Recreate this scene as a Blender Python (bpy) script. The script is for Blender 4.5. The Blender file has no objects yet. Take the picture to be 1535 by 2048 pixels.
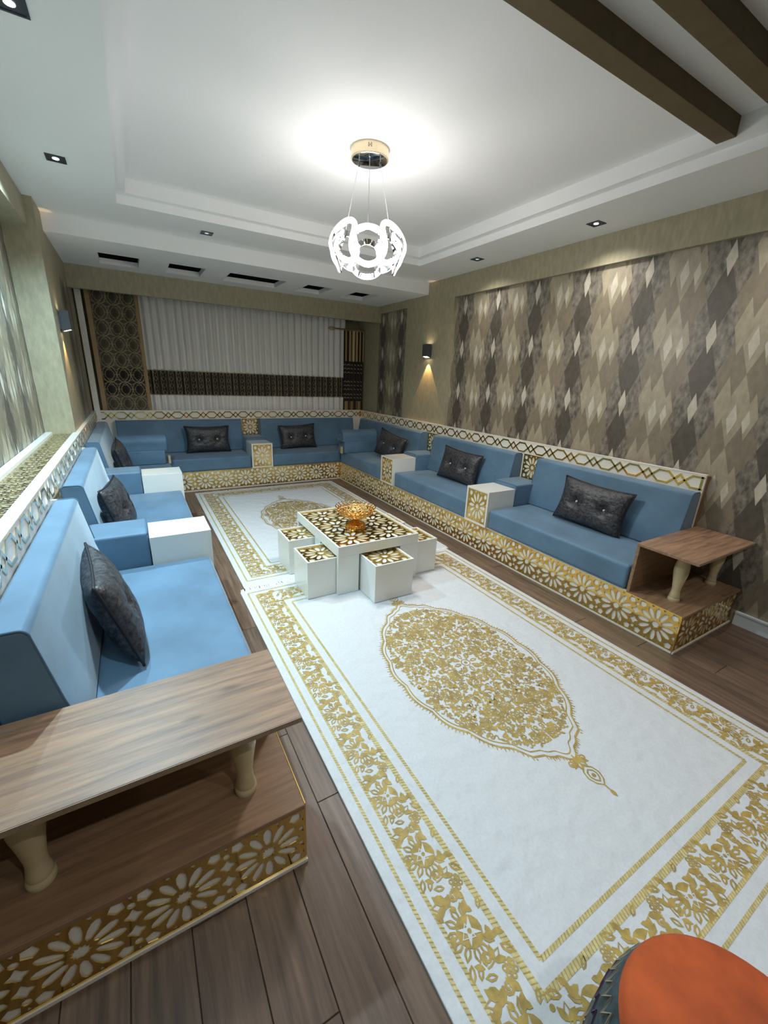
import bpy, bmesh, math, random
from mathutils import Vector, Matrix
random.seed(7)
SC = bpy.context.scene
COL = SC.collection
PI = math.pi
def rad(a): return a*PI/180
# ------------------------------------------------------------------ camera, world, exposure, lamps
F_PX, YAW, PIT, ROL, CAM_H = 823.165, -31.128, -18.115, 2.476, 1.5
def make_camera():
    cy, sy = math.cos(rad(YAW)), math.sin(rad(YAW)); cp, sp = math.cos(rad(PIT)), math.sin(rad(PIT))
    fwd = Vector((-sy*cp, cy*cp, sp)); r = Vector((cy, sy, 0)); up = r.cross(fwd)
    cr, sr = math.cos(rad(ROL)), math.sin(rad(ROL))
    r2 = r*cr+up*sr; u2 = -r*sr+up*cr
    cam = bpy.data.cameras.new('camera'); o = bpy.data.objects.new('camera', cam); COL.objects.link(o)
    cam.sensor_fit = 'HORIZONTAL'; cam.sensor_width = 36; cam.lens = F_PX/1535*36; cam.clip_start = .02
    m = Matrix((r2, u2, -fwd)).transposed().to_4x4(); m.translation = (0, 0, CAM_H)
    o.matrix_world = m; SC.camera = o
make_camera()
W = bpy.data.worlds.new('world'); SC.world = W; W.use_nodes = True
W.node_tree.nodes['Background'].inputs[0].default_value = (.75, .85, 1, 1)
W.node_tree.nodes['Background'].inputs[1].default_value = .3
SC.view_settings.view_transform = 'Standard'; SC.view_settings.look = 'None'
SC.view_settings.exposure = 0.32; SC.view_settings.gamma = 1.0; SC.view_settings.use_curve_mapping = False
def lamp(name, kind, loc, power, color, size=.05, angle=90, blend=.6, rot=(0, 0, 0), parent=None):
    l = bpy.data.lights.new(name, kind); l.energy = power; l.color = color
    if kind == 'SPOT': l.spot_size = rad(angle); l.spot_blend = blend
    if kind == 'AREA': l.size = size
    else: l.shadow_soft_size = size
    o = bpy.data.objects.new(name, l); COL.objects.link(o); o.rotation_euler = rot
    o.location = Vector(loc)-(parent.location if parent else Vector((0, 0, 0)))
    if parent: o.parent = parent
    return o
CHANDELIER_W, CHANDELIER_DOWN_W = 20, 40
SPOT_LEFT_W, SPOT_RIGHT_W, SPOT_FAR_W, SPOT_NEAR_W = 165, 24, 3, 38
COOL, NEUTRAL, WARM = (.57, .85, 1), (1, .96, .9), (1, .62, .25)
# ------------------------------------------------------------------ materials
def mat(name, color, rough=.5, metal=0, noise=None, bump=None, sheen=0, emit=None, rand=0, spec=.5, trans=0, coat=0, knots=None):
    m = bpy.data.materials.new(name); m.use_nodes = True; nt = m.node_tree; b = nt.nodes['Principled BSDF']
    L = nt.links.new; N = nt.nodes.new
    b.inputs['Base Color'].default_value = (*color, 1); b.inputs['Roughness'].default_value = rough
    b.inputs['Metallic'].default_value = metal; b.inputs['Specular IOR Level'].default_value = spec
    b.inputs['Coat Weight'].default_value = coat
    if sheen: b.inputs['Sheen Weight'].default_value = sheen; b.inputs['Sheen Roughness'].default_value = .4
    if trans: b.inputs['Transmission Weight'].default_value = trans
    if emit: b.inputs['Emission Color'].default_value = (*emit[0], 1); b.inputs['Emission Strength'].default_value = emit[1]
    tc = mp = None
    def coords(stretch):
        tc = N('ShaderNodeTexCoord'); mp = N('ShaderNodeMapping'); mp.inputs['Scale'].default_value = stretch
        if rand:
            oi = N('ShaderNodeObjectInfo'); mu = N('ShaderNodeVectorMath'); mu.operation = 'SCALE'
            mu.inputs[0].default_value = (37, 53, 11); L(oi.outputs['Random'], mu.inputs['Scale'])
            ad = N('ShaderNodeVectorMath'); L(tc.outputs['Object'], ad.inputs[0]); L(mu.outputs[0], ad.inputs[1]); L(ad.outputs[0], mp.inputs[0])
        else: L(tc.outputs['Object'], mp.inputs[0])
        return mp.outputs[0]
    if noise:   # (scale, stretch, dark, light, detail[, second colour])
        sc, st, lo, hi, det = noise[:5]
        n = N('ShaderNodeTexNoise'); n.inputs['Scale'].default_value = sc; n.inputs['Detail'].default_value = det; n.inputs['Roughness'].default_value = .6
        L(coords(st), n.inputs['Vector'])
        r = N('ShaderNodeValToRGB'); e = r.color_ramp.elements
        e[0].position = .32; e[1].position = .68
        c2 = noise[5] if len(noise) > 5 else color
        e[0].color = (*[c*lo for c in c2], 1); e[1].color = (*[c*hi for c in color], 1)
        L(n.outputs['Fac'], r.inputs[0]); out = r.outputs[0]
        if rand:
            oi = N('ShaderNodeObjectInfo'); mr = N('ShaderNodeMapRange'); mr.inputs['To Min'].default_value = 1-rand; mr.inputs['To Max'].default_value = 1+rand
            L(oi.outputs['Random'], mr.inputs[0]); mx = N('ShaderNodeVectorMath'); mx.operation = 'SCALE'
            L(out, mx.inputs[0]); L(mr.outputs[0], mx.inputs['Scale']); out = mx.outputs[0]
        L(out, b.inputs['Base Color'])
    if knots:
        v = N('ShaderNodeTexVoronoi'); v.inputs['Scale'].default_value = 1; v.inputs['Randomness'].default_value = 1
        L(coords(knots), v.inputs['Vector']); r = N('ShaderNodeMapRange'); r.inputs['From Min'].default_value = .05; r.inputs['From Max'].default_value = .15
        r.inputs['To Min'].default_value = .38; r.inputs['To Max'].default_value = 1
        L(v.outputs['Distance'], r.inputs[0]); mx = N('ShaderNodeVectorMath'); mx.operation = 'SCALE'
        L(out, mx.inputs[0]); L(r.outputs[0], mx.inputs['Scale']); L(mx.outputs[0], b.inputs['Base Color'])
    if bump:    # (scale, stretch, strength, distance, detail)
        n = N('ShaderNodeTexNoise'); n.inputs['Scale'].default_value = bump[0]; n.inputs['Detail'].default_value = bump[4]
        L(coords(bump[1]), n.inputs['Vector'])
        bp = N('ShaderNodeBump'); bp.inputs['Strength'].default_value = bump[2]; bp.inputs['Distance'].default_value = bump[3]
        L(n.outputs['Fac'], bp.inputs['Height']); L(bp.outputs[0], b.inputs['Normal'])
    return m
O1 = (1, 1, 1)
M = {}
M['white_paint'] = mat('white_paint', (.86, .86, .855), .75, bump=(180, O1, .12, .002, 2))
M['plaster_beige'] = mat('plaster_beige', (.36, .32, .212), .55, noise=(35, (1, 1, .35), .86, 1.1, 5), bump=(160, O1, .3, .002, 3))
M['beam_brown'] = mat('beam_brown', (.125, .088, .038), .6, noise=(14, O1, .9, 1.08, 3))
M['black'] = mat('black', (.012, .012, .014), .5)
M['white_lacquer'] = mat('white_lacquer', (.78, .76, .70), .22, coat=.3)
M['white_board'] = mat('white_board', (.80, .76, .68), .3)
M['gold'] = mat('gold', (.80, .56, .17), .13, 1, noise=(2.2, O1, .93, 1.05, 1))
M['gold_cool_lit'] = mat('gold_cool_lit', (.78, .70, .52), .14, 1)  # same mirror gold; the cool bright reflections are put into its paler colour
M['gold_dish'] = mat('gold_dish', (.74, .40, .11), .25, 1)
M['bead'] = mat('bead', (.05, .06, .1), .15)
M['velvet'] = mat('velvet', (.100, .187, .278), .62, noise=(3.2, (1, 1, 1.6), .78, 1.16, 5), bump=(260, O1, .1, .001, 2), sheen=.35, rand=.03)
M['velvet_seam'] = mat('velvet_seam', (.075, .14, .21), .7)
M['pillow'] = mat('pillow', (.062, .060, .066), .45, noise=(60, O1, .12, 1.2, 4, (.03, .031, .038)), bump=(17, (1, 1, 2), .9, .010, 5), spec=.55, rand=.1)
M['pillow_trim'] = mat('pillow_trim', (.012, .012, .016), .55)
M['button'] = mat('button', (.75, .72, .68), .25)
M['wood_table'] = mat('wood_table', (.36, .205, .115), .42, noise=(4.2, (.9, 13, 13), .60, 1.12, 10, (.30, .172, .11)), bump=(40, (.3, 9, 9), .12, .002, 4), knots=(3.2, 7.5, 3))
M['wood_shelf'] = mat('wood_shelf', (.33, .195, .105), .42, noise=(4.2, (.9, 13, 13), .62, 1.12, 10), bump=(40, (.3, 9, 9), .12, .002, 4), knots=(3, 6, 3))
M['wood_edge'] = mat('wood_edge', (.30, .21, .13), .5, noise=(9, (2, 2, 2), .8, 1.1, 4))
M['wood_side'] = mat('wood_side', (.27, .15, .075), .45, noise=(6, (6, 6, .6), .6, 1.15, 7))
M['turned_wood'] = mat('turned_wood', (.56, .45, .26), .28, noise=(8, (1, 1, 3), .86, 1.06, 4), coat=.3)
M['plank'] = mat('plank', (.155, .095, .062), .42, noise=(7, (7, .42, 7), .55, 1.28, 8), bump=(30, (9, .4, 9), .1, .001, 4), rand=.14)
M['joint'] = mat('joint', (.03, .02, .015), .8)
M['rug_white'] = mat('rug_white', (.605, .598, .598), .95, noise=(90, O1, .95, 1.03, 3), bump=(15, (1, 1, 1), 1, .012, 1.6))
M['rug_gold'] = mat('rug_gold', (.40, .262, .058), .55, noise=(30, O1, .72, 1.25, 3), spec=.6)
M['rug_pale'] = mat('rug_pale', (.56, .46, .22), .6, noise=(60, O1, .8, 1.15, 2))
M['fringe'] = mat('fringe', (.72, .70, .68), .9)
M['void'] = mat('void', (.008, .008, .01), 1, spec=0)
M['wp_dark'] = mat('wp_dark', (.088, .074, .056), .42, noise=(26, (1, 1, .6), .75, 1.2, 6))
M['wp_grunge'] = mat('wp_grunge', (.235, .207, .162), .42, noise=(34, (1, 1, .5), .9, 1.2, 9, (.075, .062, .05)))
M['wp_taupe'] = mat('wp_taupe', (.222, .184, .128), .42, noise=(30, (1, 1, .5), .84, 1.1, 6))
M['wp_beige'] = mat('wp_beige', (.35, .305, .215), .4, noise=(30, (1, 1, .5), .84, 1.12, 6))
M['wp_pale'] = mat('wp_pale', (.53, .485, .395), .38, noise=(34, (1, 1, .5), .82, 1.12, 6))
M['tulle'] = mat('tulle', (.80, .775, .74), .9)
M['curtain_dark'] = mat('curtain_dark', (.030, .022, .018), .8)
M['curtain_taupe'] = mat('curtain_taupe', (.115, .095, .065), .8, noise=(60, (1, 1, .3), .7, 1.2, 4))
M['curtain_line'] = mat('curtain_line', (.34, .28, .17), .6)
M['curtain_gold'] = mat('curtain_gold', (.36, .24, .10), .5)
M['curtain_cream'] = mat('curtain_cream', (.66, .52, .34), .6)
M['rod_metal'] = mat('rod_metal', (.62, .43, .20), .3, 1)
M['grey_metal'] = mat('grey_metal', (.055, .058, .065), .45)
M['frame_dark'] = mat('frame_dark', (.035, .04, .055), .35)
M['chrome'] = mat('chrome', (.80, .80, .82), .08, 1)
M['canopy_cream'] = mat('canopy_cream', (.80, .66, .45), .25, .6)
M['cable'] = mat('cable', (.55, .55, .56), .4)
M['led'] = mat('led', (1, 1, 1), .5, emit=((1, .98, .96), 8))
M['lens_on'] = mat('lens_on', (.8, .9, 1), .3, emit=((.75, .9, 1), 14))
M['lens_off'] = mat('lens_off', (.2, .25, .35), .1, emit=((.75, .9, 1), .5))
M['sconce_lens'] = mat('sconce_lens', (1, .9, .7), .3, emit=((1, .86, .6), 9))
M['orange'] = mat('orange', (.46, .078, .014), .85, noise=(9, O1, .66, 1.16, 5), bump=(120, O1, .2, .002, 3))
M['kilim_dark'] = mat('kilim_dark', (.055, .075, .085), .9, noise=(40, (1, 1, 1), .5, 1.3, 3))
M['kilim_light'] = mat('kilim_light', (.30, .26, .20), .9)
M['kilim_purple'] = mat('kilim_purple', (.11, .06, .10), .9)
M['skirting'] = mat('skirting', (.70, .76, .78), .35)
# ------------------------------------------------------------------ mesh helpers
class MB:
    def __init__(s): s.v = []; s.f = []; s.m = []
    def add(s, vs, fs, mi=0):
        k = len(s.v); s.v += [tuple(v) for v in vs]; s.f += [tuple(i+k for i in f) for f in fs]; s.m += [mi]*len(fs); return s
    def box(s, x0, x1, y0, y1, z0, z1, mi=0):
        v = [(x, y, z) for z in (z0, z1) for y in (y0, y1) for x in (x0, x1)]
        return s.add(v, [(0, 2, 3, 1), (4, 5, 7, 6), (0, 1, 5, 4), (2, 6, 7, 3), (0, 4, 6, 2), (1, 3, 7, 5)], mi)
    def tube(s, pts, r, n=8, closed=False, mi=0):
        pts = [Vector(p) for p in pts]; k = len(s.v); L = len(pts); ref = None
        for i, p in enumerate(pts):
            a = pts[(i-1) % L] if closed or i > 0 else p; b = pts[(i+1) % L] if closed or i < L-1 else p
            t = (b-a).normalized()
            if ref is None: ref = t.orthogonal()
            ref = (ref-t*ref.dot(t)).normalized(); w = t.cross(ref)
            rr = r[i] if isinstance(r, (list, tuple)) else r
            for j in range(n): s.v.append(tuple(p+(ref*math.cos(2*PI*j/n)+w*math.sin(2*PI*j/n))*rr))
        for i in range(L if closed else L-1):
            for j in range(n):
                a, b = k+i*n, k+((i+1) % L)*n; s.f.append((a+j, a+(j+1) % n, b+(j+1) % n, b+j)); s.m.append(mi)
        if not closed:
            s.f.append(tuple(range(k+n-1, k-1, -1))); s.f.append(tuple(range(k+(L-1)*n, k+L*n))); s.m += [mi, mi]
        return s
    def lathe(s, prof, cx, cy, n=24, mi=0, sx=1, sy=1):
        k = len(s.v)
        for r, z in prof:
            for j in range(n): s.v.append((cx+r*sx*math.cos(2*PI*j/n), cy+r*sy*math.sin(2*PI*j/n), z))
        for i in range(len(prof)-1):
            for j in range(n):
                a, b = k+i*n, k+(i+1)*n; s.f.append((a+j, a+(j+1) % n, b+(j+1) % n, b+j)); s.m.append(mi)
        s.f.append(tuple(range(k+n-1, k-1, -1))); s.f.append(tuple(range(k+(len(prof)-1)*n, k+len(prof)*n))); s.m += [mi, mi]
        return s
    def ball(s, c, r, n=8, mi=0):
        return s.lathe([(r*math.sin(PI*i/n)+1e-5, c[2]-r*math.cos(PI*i/n)) for i in range(n+1)], c[0], c[1], n*2, mi)
    def mapped(s, fn):
        s.v = [tuple(fn(*v)) for v in s.v]; return s
def link(name, me, mats, parent=None):
    for m in mats: me.materials.append(M[m] if isinstance(m, str) else m)
    o = bpy.data.objects.new(name, me); COL.objects.link(o)
    if parent: o.parent = parent
    return o
def obj(name, mb, mats, parent=None, smooth=False, bevel=0, seg=2, recalc=True, origin=None):
    if isinstance(mats, str): mats = [mats]
    off = Vector(origin) if origin is not None else (wpos(parent) if parent else Vector((0, 0, 0)))
    me = bpy.data.meshes.new(name); me.from_pydata([tuple(Vector(v)-off) for v in mb.v], [], mb.f)
    for p, i in zip(me.polygons, mb.m): p.material_index = i
    bm = bmesh.new(); bm.from_mesh(me)
    if recalc: bmesh.ops.recalc_face_normals(bm, faces=bm.faces)
    if bevel: bmesh.ops.bevel(bm, geom=list(bm.edges), offset=bevel, segments=seg, profile=.6, affect='EDGES', clamp_overlap=True)
    bm.to_mesh(me); bm.free()
    if smooth:
        for p in me.polygons: p.use_smooth = True
        if smooth != 'all': me.set_sharp_from_angle(angle=rad(38))
    o = link(name, me, mats, parent)
    if origin is not None and not parent: o.location = off
    return o
def wpos(o):
    p = Vector(o.location); q = o.parent
    while q: p += q.location; q = q.parent
    return p
def tag(o, label, cat, group=None, kind=None):
    if label: o['label'] = label
    if cat: o['category'] = cat
    if group: o['group'] = group
    if kind: o['kind'] = kind
    return o
def thing(name, loc, label, cat, group=None):
    o = bpy.data.objects.new(name, None); COL.objects.link(o); o.location = loc; o.empty_display_size = .1
    return tag(o, label, cat, group)
def struct(name, mb, mats, **k):
    o = obj(name, mb, mats, **k); o['kind'] = 'structure'; return o
def bx(*a):
    return MB().box(*a)
# ------------------------------------------------------------------ cut gold lattice sheets (a plate with real holes)
def clip(poly, x0, x1, y0, y1):
    def cut(P, ins, inter):
        out = []
        for i in range(len(P)):
            a, b = P[i-1], P[i]
            if ins(b):
                if not ins(a): out.append(inter(a, b))
                out.append(b)
            elif ins(a): out.append(inter(a, b))
        return out
    def ix(c): return lambda a, b: (c, a[1]+(b[1]-a[1])*(c-a[0])/(b[0]-a[0]))
    def iy(c): return lambda a, b: (a[0]+(b[0]-a[0])*(c-a[1])/(b[1]-a[1]), c)
    for ins, it in ((lambda p: p[0] >= x0, ix(x0)), (lambda p: p[0] <= x1, ix(x1)), (lambda p: p[1] >= y0, iy(y0)), (lambda p: p[1] <= y1, iy(y1))):
        if poly: poly = cut(poly, ins, it)
    return poly
def area(P): return sum(P[i-1][0]*P[i][1]-P[i][0]*P[i-1][1] for i in range(len(P)))/2
def rot2(P, a, c=(0, 0), s=(1, 1)):
    ca, sa = math.cos(a), math.sin(a); return [(c[0]+s[0]*(x*ca-y*sa), c[1]+s[1]*(x*sa+y*ca)) for x, y in P]
def starp(n, ro, ri, ph=0): return [((ro if i % 2 == 0 else ri)*math.cos(ph+PI*i/n), (ro if i % 2 == 0 else ri)*math.sin(ph+PI*i/n)) for i in range(2*n)]
def ngon(n, r, ph=0): return [(r*math.cos(ph+2*PI*i/n), r*math.sin(ph+2*PI*i/n)) for i in range(n)]
def petal(r0, r1, w): 
    L = r1-r0
    return [(r0, 0), (r0+.12*L, -.28*w), (r0+.5*L, -.46*w), (r0+.8*L, -.42*w), (r0+.95*L, -.2*w), (r1, 0), (r0+.95*L, .2*w), (r0+.8*L, .42*w), (r0+.5*L, .46*w), (r0+.12*L, .28*w)]
def rosette_field(s0, s1, t0, t1, centres, px, py, margin):
    """holes of a twelve-petal rosette lattice, clipped to the plate"""
    H = []; seen = set()
    sc = (px, py)
    for cx, cy in centres:
        P = [starp(12, .105, .072)]
        for k in range(12): P.append(rot2(petal(.135, .425, .116 if k % 3 else .126), k*PI/6))
        for q in range(4):
            a = q*PI/2
            P.append(rot2(rot2(ngon(5, .088, PI/4), 0, (.366, .366)), a))
        for p in P: H.append(rot2(p, 0, (cx, cy), sc))
        for q in range(4):
            a = q*PI/2
            for p, c in ((starp(4, .113, .062, 0), (.5, .132)), (starp(4, .113, .062, 0), (.5, -.132)), (ngon(8, .047), (.5, .302)), (ngon(8, .047), (.5, -.302)), (starp(4, .115, .055, 0), (.5, .5))):
                c2 = rot2([c], a)[0]; key = (round((cx+px*c2[0])*500), round((cy+py*c2[1])*500))
                if key in seen: continue
                seen.add(key); H.append(rot2(rot2(p, 0, c), a, (cx, cy), sc))
    out = []
    for p in H:
        p = clip(p, s0+margin, s1-margin, t0+margin, t1-margin)
        if len(p) >= 3 and abs(area(p)) > 2.2e-5*max(.2, (px/.25)**2):
            q = [p[0]]
            for v in p[1:]:
                if (v[0]-q[-1][0])**2+(v[1]-q[-1][1])**2 > 1e-8: q.append(v)
            if (q[0][0]-q[-1][0])**2+(q[0][1]-q[-1][1])**2 < 1e-8: q.pop()
            if len(q) >= 3: out.append(q)
    return out
def sheet(s0, s1, t0, t1, holes, thick):
    from mathutils.geometry import delaunay_2d_cdt
    V, E, own = [], [], []
    loops = [[(s0, t0), (s1, t0), (s1, t1), (s0, t1)]]+holes
    for li, P in enumerate(loops):
        own += [li]*len(P)
        k = len(V); n = len(P); V += [Vector(p) for p in P]; E += [(k+i, k+(i+1) % n) for i in range(n)]
    ov, oe, of, org = delaunay_2d_cdt(V, E, [], 1, 1e-6)[:4]
    who = [own[q[0]] if len(q) else -1 for q in org]
    def hollow(f):
        li = who[f[0]]
        if li < 1 or any(who[i] != li for i in f): return False
        x = sum(ov[i].x for i in f)/len(f); y = sum(ov[i].y for i in f)/len(f); P = loops[li]; c = False
        for i in range(len(P)):
            (ax, ay), (bx_, by) = P[i-1], P[i]
            if (ay > y) != (by > y) and x < (bx_-ax)*(y-ay)/(by-ay)+ax: c = not c
        return c
    of = [f for f in of if not hollow(f)]
    mb = MB(); n = len(ov); h = thick/2
    mb.v = [(p.x, p.y, h) for p in ov]+[(p.x, p.y, -h) for p in ov]
    cnt = {}
    for f in of:
        f = tuple(f)
        if area([tuple(ov[i]) for i in f]) < 0: f = f[::-1]
        mb.f.append(f); mb.f.append(tuple(i+n for i in f[::-1]))
        for i in range(len(f)): cnt[(f[i-1], f[i])] = 1
    for (a, b) in cnt:
        if (b, a) not in cnt: mb.f.append((a, a+n, b+n, b))
    mb.m = [0]*len(mb.f)
    return mb
def rosette_sheet(s0, s1, t0, t1, n, m=1, thick=.003, margin=.007, over=1.0):
    px, py = (s1-s0)/n, (t1-t0)/m*over
    cs = [(s0+px*(i+.5), t0+(t1-t0)/m*(j+.5)) for i in range(n) for j in range(m)]
    return sheet(s0, s1, t0, t1, rosette_field(s0, s1, t0, t1, cs, px, py, margin), thick)
# ------------------------------------------------------------------ measured layout (metres; camera stands at x=0, y=0)
XR, XL, YB = 2.584, .300, 5.640           # front faces of the three sofa plinths
DR, DL, DB = .693, .717, .699             # depth from front face to the back panel
YE = .890                                  # near ends of both side runs
ZT, ZS, ZQ, ZR = .252, .420, .844, .961    # plinth top, seat top, panel band, panel top
MAPS = {'right': lambda s, d, z: (XR+d, s, z), 'left': lambda s, d, z: (XL-d, s, z), 'back': lambda s, d, z: (s, YB+d, z)}
DEP = {'right': DR, 'left': DL, 'back': DB}
XWR, XNR, XWL, XNL = 3.307, 3.345, -.447, -.650
Z1, Z2, ZC = 2.620, 2.489, 2.768
YW = 6.60; YN = -2.6
# ------------------------------------------------------------------ floor
fl = struct('floor', bx(XNL-.1, XNR+.1, YN, YW, -.06, -.004), 'joint')
PW, PL = .148, 1.22
pm = {}
k = 0
x = .106-PW*5
row = 0
while x < 3.36:
    y = YN+(-.35*row) % PL-PL
    while y < YB+.05:
        a, b = max(y, YN), min(y+PL, YB+.1)
        if b-a > .05 and not (x > XR+.05 and a > YE+.2) and not (x+PW < XL-.05 and a > YE+.2) and b > -1.3:
            key = round(b-a, 3)
            if key not in pm:
                me = bpy.data.meshes.new('plank'); bm = bmesh.new(); bmesh.ops.create_cube(bm, size=1)
                for v in bm.verts: v.co = Vector((v.co.x*(PW-.0025), v.co.y*(b-a-.0025), v.co.z*.010))
                bmesh.ops.bevel(bm, geom=[e for e in bm.edges if e.verts[0].co.z > 0 and e.verts[1].co.z > 0], offset=.0012, segments=1, affect='EDGES')
                bm.to_mesh(me); bm.free(); me.materials.append(M['plank']); pm[key] = me
            o = bpy.data.objects.new('plank', pm[key]); COL.objects.link(o); o.parent = fl; o.location = (x+PW/2, (a+b)/2, -.005)
        y += PL
    x += PW; row += 1
# ------------------------------------------------------------------ walls
def wallpaper(parent, name, y0, y1, z0, z1, xw, side, phase):
    """vertical rhombi on a wall plane at x=xw; columns repeat every half metre"""
    mb = MB(); P, HH = .50, .46; w = P/3
    eps = .0012*side
    def put(cy, cz, ww, hh, mi, lay):
        p = clip([(cy-ww/2, cz), (cy, cz-hh/2), (cy+ww/2, cz), (cy, cz+hh/2)], y0, y1, z0, z1)
        if len(p) >= 3 and abs(area(p)) > 1e-5:
            mb.add([(xw+eps*(.4+lay), a, b) for a, b in p], [tuple(range(len(p)))], mi)
    zr = 2.07
    for i in range(int((y0-phase)/w*2)-3, int((y1-phase)/w*2)+4):
        cy = phase+i*w/2; c = i % 6
        for j in range(-6, 4):
            cz = zr+(j+.5*(i % 2))*HH
            mi = {0: 0, 1: 1, 5: 1, 2: 2, 4: 2, 3: 3}[c]
            put(cy, cz, w, HH, mi, 0)
            if c == 0: put(cy, cz+HH/2, .062, .21, 4, 1.4)
            if c == 2: put(cy, cz+HH/2-.03, .09, .30, 3, 1); put(cy+.012, cz+HH/2-.06, .045, .15, 4, 1.4)
            if c == 4: put(cy, cz+HH/2+.05, .10, .34, 3, 1)
            if c == 3: put(cy+.008, cz-.05, .06, .20, 4, 1)
    o = obj(name, mb, ['wp_dark', 'wp_grunge', 'wp_taupe', 'wp_beige', 'wp_pale'], parent, recalc=False)
    if (side > 0):
        o.data.flip_normals()
    return o
wr = struct('wall_right', MB().box(XNR, XNR+.2, YN, YW, 0, 3)
            .box(XWR, XNR, YN, 4.12, 2.405, 3).box(XWR, XNR, 4.12, 5.10, 0, 3).box(XWR, XNR, 5.10, 5.865, 2.39, 3), 'plaster_beige')
wallpaper(wr, 'wallpaper', YN, 4.12, .10, 2.405, XNR, -1, 1.455)
wallpaper(wr, 'wallpaper', 5.10, 5.90, .10, 2.39, XNR, -1, 5.28)
wl = struct('wall_left', MB().box(XNL-.2, XNL, YN, YW, 0, 3).box(XNL, XWL, 4.295, YW, 0, 3)
            .box(XNL, -.50, YN, 4.295, 2.42, 3), 'plaster_beige')
wallpaper(wl, 'wallpaper', YN, 4.295, .95, 2.42, XNL, 1, 1.30)
wallpaper(wl, 'wallpaper', 5.10, 5.86, .96, 2.27, XWL, 1, 5.35)
struct('wall_back', bx(XNL-.2, XNR+.2, YW, YW+.2, 0, 3), 'plaster_beige')
struct('wall_front', bx(XNL-.2, XNR+.2, YN-.2, YN, 0, 3), 'plaster_beige')
struct('baseboard_right', MB().box(XNR-.014, XNR, YN, YE-.02, 0, .085).box(XNR-.020, XNR, YN, YE-.02, .085, .10), 'skirting', bevel=.002)
struct('trim_1', bx(-.43, -.37, 6.30, 6.36, 0, 2.45), 'white_board', bevel=.006)
# ------------------------------------------------------------------ ceiling
TX0, TX1, TY1 = .072, 2.756, 4.053
YST, YP = 4.636, 5.865
ce = struct('ceiling', bx(XNL-.2, XNR+.2, YN-.2, YW+.2, 2.90, 3.0), 'white_paint')
obj('tray_panel', bx(TX0-.02, TX1+.02, YN-.1, TY1+.02, ZC, 2.90), 'white_paint', ce)
sf = MB().box(XNL-.01, TX0, YN, YST, Z1, 2.9).box(TX1, XNR+.01, YN, YST, Z1, 2.9).box(TX0, TX1, TY1, YST, Z1, 2.9)
obj('soffit', sf, 'white_paint', ce)
led = MB().box(TX0-.01, TX0+.060, YN, TY1, 2.677, 2.85).box(TX1-.060, TX1+.01, YN, TY1, 2.677, 2.85).box(TX0+.060, TX1-.060, TY1-.062, TY1+.01, 2.677, 2.85)
obj('cove_ledge', led, 'white_paint', ce)
holes = [(-.12, .22), (.48, .815), (1.06, 1.67), (1.93, 2.25), (2.55, 2.89)]
HY0, HY1 = 5.13, 5.61
lo = MB().box(XNL-.01, XNR+.01, YST, HY0, Z2, 2.75).box(XNL-.01, XNR+.01, HY1, YP+.05, Z2, 2.75)
xs = [XNL-.01]+[v for h in holes for v in h]+[XNR+.01]
for i in range(0, len(xs), 2): lo.box(xs[i], xs[i+1], HY0, HY1, Z2, 2.75)
obj('far_soffit', lo, 'white_paint', ce)
for h in holes: obj('light_box', bx(h[0]-.02, h[1]+.02, HY0-.02, HY1+.02, Z2+.05, Z2+.12), 'void', ce)
obj('pelmet', bx(XNL-.01, XNR+.01, YP, YP+.06, 2.266, Z2+.1), 'plaster_beige', ce)
for y0 in (1.295, 1.030, .765, .50): obj('beam', bx(TX0-.02, TX1-.002, y0, y0+.085, 2.685, ZC+.03), 'beam_brown', ce, bevel=.002)
# ------------------------------------------------------------------ sofa frames
RIGHT_ARMS = [(2.505, 2.787), (4.105, 4.39)]
LEFT_ARMS = [(2.527, 2.812), (4.165, 4.45)]
BACK_ARMS = [(1.287, 1.570)]
def hex_band(s0, s1, t0, t1, per=.222, w=.0135, flip=False):
    """hexagons linked by small diamonds, as flat gold strips: returns list of polylines' quads"""
    mb = MB(); n = round((s1-s0)/per); p = (s1-s0)/n; tm = (t0+t1)/2; h = (t1-t0)/2-w/2
    tick = [0]
    def seg(a, b):
        tick[0] += 1; zt = .0036+.00012*(tick[0] % 5)
        a = Vector((*a, 0)); b = Vector((*b, 0)); d = (b-a).normalized(); q = Vector((-d.y, d.x, 0))*w/2; e = d*w*.45
        v = [a-e-q, b+e-q, b+e+q, a-e+q]
        mb.add([(c.x, c.y, 0) for c in v]+[(c.x, c.y, zt) for c in v], [(4, 5, 6, 7), (0, 1, 5, 4), (1, 2, 6, 5), (2, 3, 7, 6), (3, 0, 4, 7)])
    for i in range(n):
        a = s0+i*p
        for sg in (1, -1):
            pts = [(a, tm+sg*h), (a+.30*p, tm+sg*h), (a+.50*p, tm), (a+.65*p, tm-sg*h*.86), (a+.80*p, tm), (a+p, tm+sg*h)]
            for q in range(5): seg(pts[q], pts[q+1])
    for s in (s0+w/2, s1-w/2): seg((s, t0+w/2), (s, t1-w/2))
    return mb
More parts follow.
